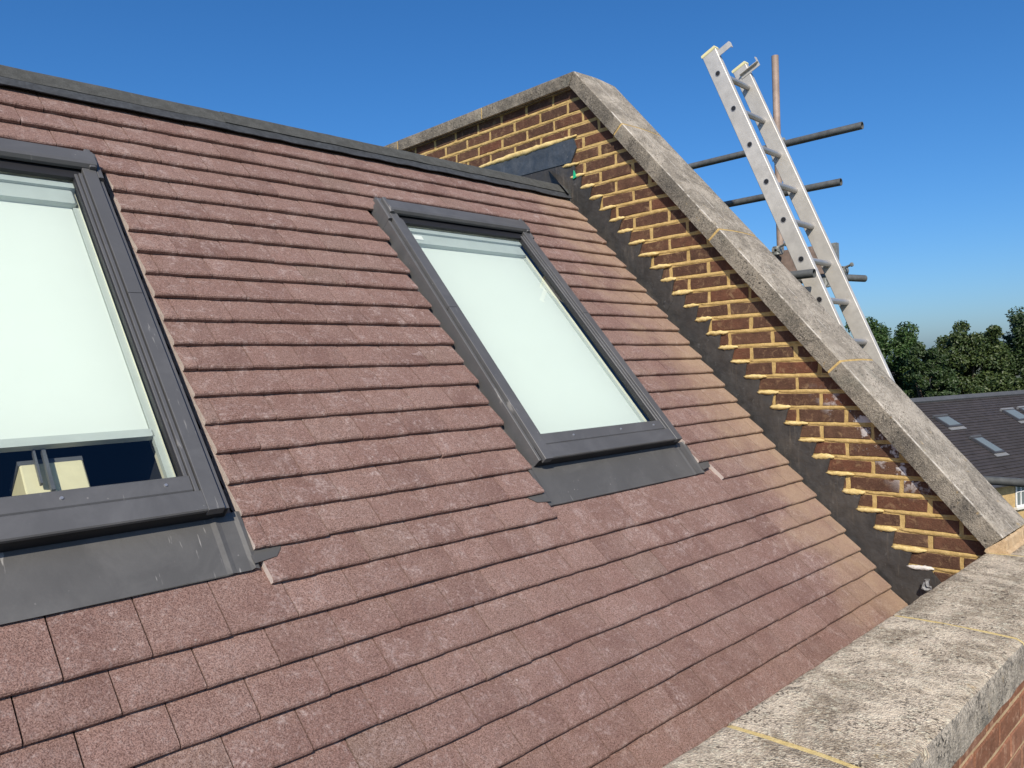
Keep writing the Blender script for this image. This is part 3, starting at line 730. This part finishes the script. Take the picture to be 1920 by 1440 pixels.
    for j in range(3):
        for k in range(C - 1):
            a = j * C + k; Fs.append((a, a + 1, a + C + 1, a + C)); Fs.append((L + a, L + a + C, L + a + C + 1, L + a + 1))
    for k in range(C - 1): a = 3 * C + k; Fs.append((a, a + 1, L + a + 1, L + a))
    for j in range(3):
        a = j * C; Fs.append((a, a + C, L + a + C, L + a)); a = j * C + C - 1; Fs.append((a, L + a, L + a + C, a + C))
    ap = part('apron', V, Fs, 'apron', t)
    for side in (0, 1):
        s_ = -1 if side == 0 else 1; e = xa if side == 0 else xb
        P = [(e - s_ * .012, 0.808), (e + s_ * .048, 0.816), (e + s_ * .066, 0.836), (e + s_ * .074, 0.852), (e - s_ * .012, 0.852)]
        mb = MB(); mb.prism(P, lambda a, b, c: RP(a, b, c - (b - .748) * TIL + 0.0022), 0.0, 0.002); mb.build('apron_tab', 'apron', ap)
    return t
def ir(px, py, h):
    d = pray(px, py); n = Vector((0, -ST, CT)); P = d * (-(HR - h) / d.dot(n)); return (P.x, P.y * CT + P.z * ST)
sk1 = skylight(W1[0], W1[1], 'grey framed skylight with its white blind stopping short, dark glass at its foot', ir(170, 833, -0.03)[1] + 0.02, 1)
sk2 = skylight(W2[0], W2[1], 'grey framed skylight with white blind drawn right down, nearer the brick gable', 1.082, 2, 0.066)
# added cream block in place of a sunlit wall patch, steel bracket before it
cb = thing('sunlit_patch_block', 'added cream block for a sunlit wall patch with grey steel bracket seen through the dark skylight glass', 'box', RP(0.45, 1.03, -0.17))
q0 = ir(37, 876, -0.055); q1 = ir(170, 912, -0.055)
mb = MB(); mb.box(RP, q0[0], q1[0], q1[1] - 0.03, q0[1] + 0.006, -0.17, -0.055, bev=0.003); mb.build('patch_block', 'cream_paint', cb)
mb = MB(); mb.box(RP, q0[0] - .002, q1[0] + .002, q0[1] + 0.0065, q0[1] + 0.020, -0.17, -0.060); mb.build('patch_cap', 'grey_steel', cb)
a = ir(62, 850, -0.03); b = ir(82, 916, -0.03)
mb = MB(); mb.box(RP, a[0] + .018, a[0] + .026, b[1] - .005, a[1] + .012, -0.042, -0.030); mb.build('bracket', 'grey_steel', cb)
mb = MB(); mb.box(RP, a[0], a[0] + .005, b[1] + .016, a[1] + .012, -0.042, -0.030); mb.build('bracket', 'grey_steel', cb)

# small things on the flashing
gp = at_x(1077, 328, XW - 0.016)
mb = MB(); mb.prism([(gp.y + .012, gp.z - .022), (gp.y - .014, gp.z - .014), (gp.y + .006, gp.z + .028)], lambda a, b, c: Vector((c, a, b)), XW - 0.009, XW - 0.017)
o = mb.build('plastic_wedge', 'green_plastic'); o['label'] = 'tiny bright green plastic wedge caught in the lead step flashing'; o['category'] = 'wedge'
fpnt = at_x(1740, 1094, XW - 0.03); V = []; Fs = []
for k in range(7):
    for q in range(5): V.append(fpnt + Vector((-0.012 + R(-.008, .008), (q - 2) * 0.010 * (1 - k * .1) + R(-.003, .003), (k - 3) * 0.008 + R(-.003, .003))))
for k in range(6):
    for q in range(4): a = k * 5 + q; Fs.append((a, a + 1, a + 6, a + 5))
o = part('foil_scrap', V, Fs, 'foil'); o['label'] = 'crumpled silver foil scrap on the lead beside the parapet coping'; o['category'] = 'scrap'

# ================================================================== LADDER
LD = Vector((0, 0.381, 0.925)).normalized(); LN = Vector((0, -LD.z, LD.y))      # up the stile; its front face
H0 = Vector((0, 2.397, 1.719))
XL, XR = 4.143, 4.500; SW, SD = 0.029, 0.094
Zdeck = -1.80
t_low = (Zdeck + 0.02 - H0.z) / LD.z
lad = thing('ladder', 'aluminium ladder leaning up behind the sloping coping on the scaffold', 'ladder', (4.33, (H0 + LD * t_low).y, Zdeck + 0.015))
for (x, sg) in ((XL, 1), (XR, 1)):
    fn = lambda a, b, c, x=x: Vector((x + a, 0, 0)) + H0 + LN * b + LD * c
    hd = SD / 2; mb = MB()
    sect = [(0, -hd + .003), (0.003, -hd), (SW + .006, -hd), (SW + .006, -hd + .007), (SW, -hd + .009), (SW, hd - .009), (SW + .006, hd - .007), (SW + .006, hd), (0.003, hd), (0, hd - .003)]
    mb.prism(sect, fn, t_low, 0.150); st_ = mb.build('stile', 'aluminium', lad)
    mb = MB(); mb.prism([(-.003, -hd - .003), (SW + .009, -hd - .003), (SW + .009, hd + .003), (-.003, hd + .003)], fn, 0.146, 0.166, bev=0.004); mb.build('end_cap', 'cap_plastic', st_)
    mb = MB()
    if x == XL:
        mb.prism([(0.006, hd - .03), (0.0095, hd - .03), (0.0095, hd + .085), (0.006, hd + .085)], fn, 0.090, 0.128); mb.prism([(0.0095, hd + .08), (0.03, hd + .08), (0.03, hd + .085), (0.0095, hd + .085)], fn, 0.092, 0.128)
    else:
        mb.prism([(-.022, -.01), (0.0, -.01), (0.0, hd + .075), (-.022, hd + .075)], fn, 0.096, 0.100); mb.prism([(-.022, hd + .071), (0.0, hd + .071), (0.0, hd + .075), (-.022, hd + .075)], fn, 0.100, 0.130); mb.prism([(-.003, -.01), (0.0, -.01), (0.0, hd + .075), (-.003, hd + .075)], fn, 0.072, 0.096)
    mb.build('hook_bracket', 'aluminium', st_)
k = 0
while -0.25 * k > t_low + 0.1:
    c = H0 + LD * (-0.25 * k); mb = MB()
    # D shaped rung: flat on top
    D = [(0.0178 * math.cos(a_), 0.0178 * math.sin(a_)) for a_ in [math.radians(d_) for d_ in (35, 70, 110, 145, 180, 215, 245, 270, 295, 325, 0)]]
    rf = lambda a, b, c_, c=c: Vector((c_, c.y + a, c.z + b))
    mb.prism(D, rf, XL + SW - .001, XR + .001); rg = mb.build('rung', 'rung_metal', lad); smooth_by_angle(rg, 45)
    mb = MB(); n_ = len(D); Vo = [rf(a * 1.0, b * 1.0, XL - .0015) for a, b in D] + [rf(a * .80, b * .80, XL - .0015) for a, b in D] + [rf(a * .80, b * .80, XL + .006) for a, b in D] + [rf(a, b, XL + .001) for a, b in D]
    mb.add(Vo, [(r_ * n_ + q, r_ * n_ + (q + 1) % n_, (r_ + 1) * n_ + (q + 1) % n_, (r_ + 1) * n_ + q) for r_ in (0, 1) for q in range(n_)] + [(q, (q + 1) % n_, 3 * n_ + (q + 1) % n_, 3 * n_ + q) for q in range(n_)], 0)
    mb.add([rf(a * .80, b * .80, XL - .0008) for a, b in D], [tuple(range(n_))], 1)  # black disc paints the dark hollow of the rung
    mb.build('rung_end', ['rung_metal', 'gasket_and_shade'], rg); k += 1

# ================================================================== SCAFFOLD
sca = thing('scaffold', 'steel tube scaffold with open tube ends standing beyond the sloping coping', 'scaffold', (4.9, 2.5, ZG))
TR, TI = 0.02415, 0.0205
def sctube(a, b, mat='tube_steel'):
    mb = MB(); mb.tube(a, b, TR, seg=18, inner=TI); o = mb.build('tube', mat, sca); smooth_by_angle(o, 40); return o
XP = 5.10
p = at_x(1617, 235, XP); sctube((XP, p.y, p.z), (XP, 4.4, p.z + 0.01)); zA = p.z
p = at_x(1577, 341, XP); sctube((XP, p.y, p.z), (XP, 4.4, p.z)); zB = p.z
XS = XP + 2 * TR + 0.002
p = at_x(1453, 105, XS); YS = p.y; sctube((XS, YS, ZG), (XS, YS, p.z), 'tube_rusty')
p = at_x(1527, 512, 4.055); sctube((4.055, p.y, p.z), (4.055, 4.4, p.z)); zN = p.z
p = at_x(1900, 904, XP); sctube((XP, -0.6, p.z), (XP, 4.4, p.z + 0.0)); zL = p.z
sctube((4.055 , 4.2, ZG), (4.055, 4.2, 0.9)) if False else None
for (x, y, z1) in ((XS, 4.25, 1.75), (XS, 0.35, -0.45), (4.0, 4.25, 0.75), (4.0, 0.35, -1.0)): sctube((x, y, ZG), (x, y, z1))
zT = zN - 2 * TR - .002
sctube((3.96, 2.62, zT), (5.9, 2.62, zT)); p = at_x(1596, 521, 5.45)
sctube((5.2 - .1, p.y + .22, p.z + .02), (5.60, p.y - .035, p.z))
def coupler(c, ax1, ax2):
    c = Vector(c); mb = MB()
    mb.tube(c - ax1 * .028, c + ax1 * .028, 0.031, seg=12, inner=0.0245); c2 = c + ax1.cross(ax2) * 0.0
    mb.tube(c2 - ax2 * .028, c2 + ax2 * .028, 0.031, seg=12, inner=0.0245)
    b = c + Vector((-.03, -.035, .02)); mb.tube(b, b + Vector((-.012, -.05, .012)), 0.008, seg=8); mb.tube(b + Vector((-.009, -.035, .009)), b + Vector((-.012, -.048, .011)), 0.014, seg=6)
    mb.tube(c + Vector((.02, .03, -.03)), c + Vector((.02, .03, -.085)), 0.008, seg=8)
    return mb.build('coupler', 'coupler', sca)
ex, ey, ez = Vector((1, 0, 0)), Vector((0, 1, 0)), Vector((0, 0, 1))
coupler((XP + TR, YS, zA), ey, ez); coupler((XP + TR, YS, zB), ey, ez); coupler((XP + TR, 2.62, zT + .03), ex, ey)
cc = at_x(1458, 470, 5.0); coupler(cc, ey, ez); cc = at_x(1548, 530, 5.0); coupler(cc, ex, ez); cc = at_x(1580, 508, 5.2); coupler(cc, ey, ex)
coupler((4.055, 2.62, zN - TR), ey, ex)
# edge board and deck boards
p0 = at_x(1571, 456, XP); bz1 = p0.z; bz0 = bz1 - 0.19
mb = MB(); mb.box(I3, XP - 0.030, XP + 0.008, p0.y, 3.9, bz0, bz1, bev=0.003); bd = mb.build('board', 'board', sca)
mb = MB(); mb.box(I3, XP - 0.0325, XP + 0.0105, p0.y - .002, p0.y + 0.03, bz0 - .002, bz1 + .002); mb.build('board_band', 'coupler', bd)
mb = MB(); mb.tube((XP - .06, p0.y + .1, bz0 - .03), (XP - .06, 3.6, bz0 - .03), TR, seg=14); o = mb.build('tube', 'tube_steel', sca); smooth_by_angle(o)
for k in range(6):
    mb = MB(); mb.box(I3, 3.98 + k * 0.228, 3.98 + k * 0.228 + 0.222, 0.1, 4.4, Zdeck - 0.038, Zdeck, bev=0.003); mb.build('board', 'board', sca)
for y in (0.35, 4.25): sctube((3.9, y, Zdeck - .065), (5.5, y, Zdeck - .065))

# ================================================================== NEIGHBOUR HOUSE
Dn = 34.0
rm = at_depth(1822, 744, Dn); d = pray(3600, 729 - .034 * 3600)
rdir = Vector((d.x, d.y, 0)).normalized(); back = Vector((-rdir.y, rdir.x, 0)); back = back if back.dot(FWD) > 0 else -back
SLN = math.radians(30); dn = -back * math.cos(SLN) - Vector((0, 0, math.sin(SLN))); nn_ = dn.cross(rdir); nn_ = nn_ if nn_.z > 0 else -nn_
def on_roof(px, py):
    d = pray(px, py); P = d * (rm.dot(nn_) / d.dot(nn_)); q = P - rm; return q.dot(rdir), q.dot(dn)
LEN = on_roof(1895, 903)[1]
NP = lambda u, v, h: rm + rdir * u + dn * v + nn_ * h
nh = thing('neighbour_house', 'far house with dark brown tiled roof, several skylights and yellow brick wall', 'house', NP(0, LEN, 0) * 1.0)
nh.location.z = ZG
U0, U1 = -16.0, 17.0
mb = MB(); mb.box(NP, U0, U1, 0.0, LEN, -0.12, -0.05); rf_ = mb.build('roof', 'far_tile', nh)
mb = MB(); nC = int(LEN / 0.17)
for k in range(nC):
    v1 = 0.05 + (k + 1) * (LEN - 0.03) / nC; v0 = v1 - (LEN / nC) - 0.03; a = U0
    while a < U1:
        b = min(U1, a + R(2.0, 5.0)); h = R(-.006, .006)
        V = [NP(a, v0, -0.05 + h), NP(b, v0, -0.05 + h), NP(b, v1, -0.012 + h), NP(a, v1, -0.012 + h), NP(a, v1, -0.05), NP(b, v1, -0.05)]
        mb.add(V, [(0, 1, 2, 3), (3, 2, 5, 4)]); a = b
o = mb.build('tile_courses', 'far_tile', rf_, fix=False); o['kind'] = 'stuff'
mb = MB(); mb.box(NP, U0 - .1, U1 + .1, -0.16, 0.13, -0.05, 0.05); mb.build('ridge', 'far_ridge', rf_)
bk = lambda u, v, h: rm + rdir * u + (back * math.cos(SLN) - Vector((0, 0, math.sin(SLN)))) * v + (Vector((0, 0, math.cos(SLN))) + back * math.sin(SLN)) * h
mb = MB(); mb.box(bk, U0, U1, 0.02, LEN, -0.12, -0.03); mb.build('roof', 'far_tile', nh)
def far_sky(px, py, wd, ln, blue=False):
    u, v = on_roof(px, py); mb = MB(); mb.box(NP, u - wd / 2, u + wd / 2, v, v + ln, -0.02, 0.075); s_ = mb.build('skylight', 'far_frame', rf_)
    f = 0.07
    mb = MB(); mb.box(NP, u - wd / 2 + f, u + wd / 2 - f, v + f * 1.2, v + ln - f, 0.076, 0.084); mb.build('pane', 'far_glass', rf_)
    mb = MB(); mb.box(NP, u - wd / 2 - .08, u + wd / 2 + .08, v + ln, v + ln + .16, -0.01, 0.02); mb.build('apron', 'far_flash', rf_)
    mb = MB(); mb.box(NP, u - wd / 2 - .04, u + wd / 2 + .04, v - .07, v + .02, -0.01, 0.10); mb.build('hood', 'far_ridge' if not blue else 'far_flash', rf_)
def m_len(pa, pb): return abs(on_roof(*pb)[1] - on_roof(*pa)[1])
far_sky(1763, 783, 0.85, m_len((1763, 783), (1794, 801)))
far_sky(1829, 822, 0.62, m_len((1829, 822), (1870, 851)))
far_sky(1888, 770, 0.85, m_len((1888, 770), (1920, 789)), True); far_sky(1919, 766, 0.85, 1.25, True)
# walls under the eaves
ev = NP(0, LEN, -0.05); wallp = lambda u, z, dpt: Vector((ev.x, ev.y, 0)) + rdir * u + back * (0.35 + dpt) + Vector((0, 0, z))
mb = MB(); mb.box(wallp, U0 + .3, U1 - .3, ZG, ev.z - 0.02, 0.0, 2 * LEN * math.cos(SLN) - 0.7); wl = mb.build('wall', 'stock_brick', nh)
mb = MB(); a_ = ev + rdir * U0 - back * 0.06 + Vector((0, 0, -.03)); b_ = ev + rdir * U1 - back * 0.06 + Vector((0, 0, -.03)); mb.tube(a_, b_, 0.065, seg=10); mb.build('gutter', 'far_frame', nh)
d = pray(1903, 930); 
P0 = wallp(0, 0, 0); q = d * (P0.dot(back) / d.dot(back)); wu = (q - Vector((ev.x, ev.y, 0))).dot(rdir)
for uu in (wu, wu + 2.6, wu - 3.4, wu + 6.2):
    zt = ev.z - 0.16; zb = zt - 0.86; ww_ = 1.25
    mb = MB(); mb.box(wallp, uu, uu + ww_, zb, zt, -0.02, 0.10); wn = mb.build('window', 'far_glass', wl)
    mb = MB()
    for c in (0, 0.31, 0.62, 0.93, 1.2): mb.box(wallp, uu + c, uu + c + (.06 if c in (0, .62, 1.2) else .03), zb, zt, -0.05, -0.021)
    for z in (zb, zt - .06): mb.box(wallp, uu, uu + ww_ + .01, z, z + .06, -0.056, -0.022)
    mb.box(wallp, uu, uu + ww_, (zb + zt) / 2 + .1, (zb + zt) / 2 + .13, -0.053, -0.023); mb.build('frame', 'white_paint', wl)
    mb = MB(); mb.box(wallp, uu - .08, uu + ww_ + .08, zb - .08, zb - .002, -0.12, 0.02); mb.build('sill', 'house_render', wl)

# pale house glimpsed between the trees
hp_ = at_depth(1721, 742, 62); fh = thing('pale_house', 'pale rendered house glimpsed through a gap between the trees', 'house', (hp_.x, hp_.y, ZG))
hf = lambda a, b, c: Vector((hp_.x, hp_.y, 0)) + rdir * a + back * b + Vector((0, 0, c))
mb = MB(); mb.box(hf, -3, 3, 0, 6, ZG, hp_.z + 0.6); mb.build('wall', 'white_paint', fh)
mb = MB(); mb.prism([(-.4, hp_.z + .55), (6.4, hp_.z + .55), (3, hp_.z + 2.2)], lambda a, b, c: hf(c, a, b), -3.3, 3.3); mb.build('roof', 'far_tile', fh)

# ================================================================== TREES
def tree(label, px, py_top, dep, rx, rz, mat, seed, clumps=150, per=300, leaf=0.165, group='trees beyond the neighbouring house'):
    rr = random.Random(seed); tp = at_depth(px, py_top, dep); ctr = Vector((tp.x, tp.y, tp.z - rz)); base_ = Vector((tp.x, tp.y, ZG))
    t = thing('tree', label, 'tree', base_, group)
    mb = MB(); fork = Vector((tp.x, tp.y, max(ZG + 2.0, ctr.z - rz * 0.75)))
    mb.tube(base_, fork, 0.34, 0.26, 10); nodes = []
    for k in range(9):
        an = k * 2.4 + rr.uniform(-.3, .3); el = rr.uniform(.1, .95)
        e = ctr + Vector((math.cos(an) * rx * .62 * (1 - el * .5), math.sin(an) * rx * .62 * (1 - el * .5), rz * (el * 1.5 - .75)))
        md = fork.lerp(e, .5) + Vector((0, 0, .35)); mb.tube(fork - Vector((0, 0, .2)), md, 0.13, 0.08, 7); mb.tube(md, e, 0.08, 0.025, 6)
    mb.build('trunk', 'bark', t)
    V, Fs = [], []
    lump = [Vector((rr.uniform(-1, 1), rr.uniform(-1, 1), rr.uniform(-.6, 1))).normalized() for _ in range(16)]
    for c in range(clumps):
        while True:
            v = Vector((rr.uniform(-1, 1), rr.uniform(-1, 1), rr.uniform(-1, 1)))
            if 0.05 < v.length <= 1: break
        dirn = v.normalized(); rad = rr.uniform(0.30, 1.0) ** 0.45
        bul = 0.80 + 0.30 * max(l_.dot(dirn) for l_ in lump) ** 8
        cc_ = ctr + Vector((dirn.x * rx, dirn.y * rx, dirn.z * rz)) * rad * bul * 0.92
        cr = rr.uniform(0.5, 0.95) * rx / 4.0
        for q in range(per):
            g_ = Vector((rr.gauss(0, 1), rr.gauss(0, 1), rr.gauss(0, .75))); g_ = g_.normalized() * cr * rr.uniform(.25, 1.0) ** .6
            P = cc_ + g_; n = (g_.normalized() * .6 + Vector((rr.uniform(-1, 1), rr.uniform(-1, 1), rr.uniform(-.3, 1.2)))).normalized()
            u = n.orthogonal().normalized(); a_ = rr.uniform(0, 6.28); v2 = n.cross(u); u2 = u * math.cos(a_) + v2 * math.sin(a_); v3 = n.cross(u2)
            s_ = leaf * rr.uniform(.55, 1.25); b = len(V)
            V += [P - u2 * s_ * .62, P - v3 * s_ * .36 + n * s_ * .10, P + u2 * s_ * .70, P + v3 * s_ * .36 + n * s_ * .10]
            Fs += [(b, b + 1, b + 2, b + 3)]
    part('crown', V, Fs, mat, t, fix=False)
    return t
tree('green tree rising directly behind the ladder with a ragged leafy crown', 1655, 578, 52, 3.1, 5.5, 'leaf_mid', 3)
tree('dark round topped tree standing alone against the sky behind the far roof', 1808, 575, 50, 2.75, 5.4, 'leaf_olive', 4, 170)
tree('tall dark tree crowding the round topped tree behind the far roof ridge', 1928, 560, 53, 2.9, 5.8, 'leaf_dark', 5)
tree('low pale green tree filling the gap just above the far roof ridge', 1876, 690, 45, 2.0, 2.8, 'leaf_olive', 6, 70)
tree('low dark tree below the gap between the two tall trees', 1738, 640, 47, 1.7, 3.6, 'leaf_dark', 8, 110)
tree('wide tree hidden mostly behind the sloping coping and ladder foot', 1560, 640, 58, 3.8, 4.5, 'leaf_mid', 9, 60)
tree('large tree at the far end of the neighbouring roof', 2060, 590, 52, 4.0, 5.2, 'leaf_mid', 10, 70)
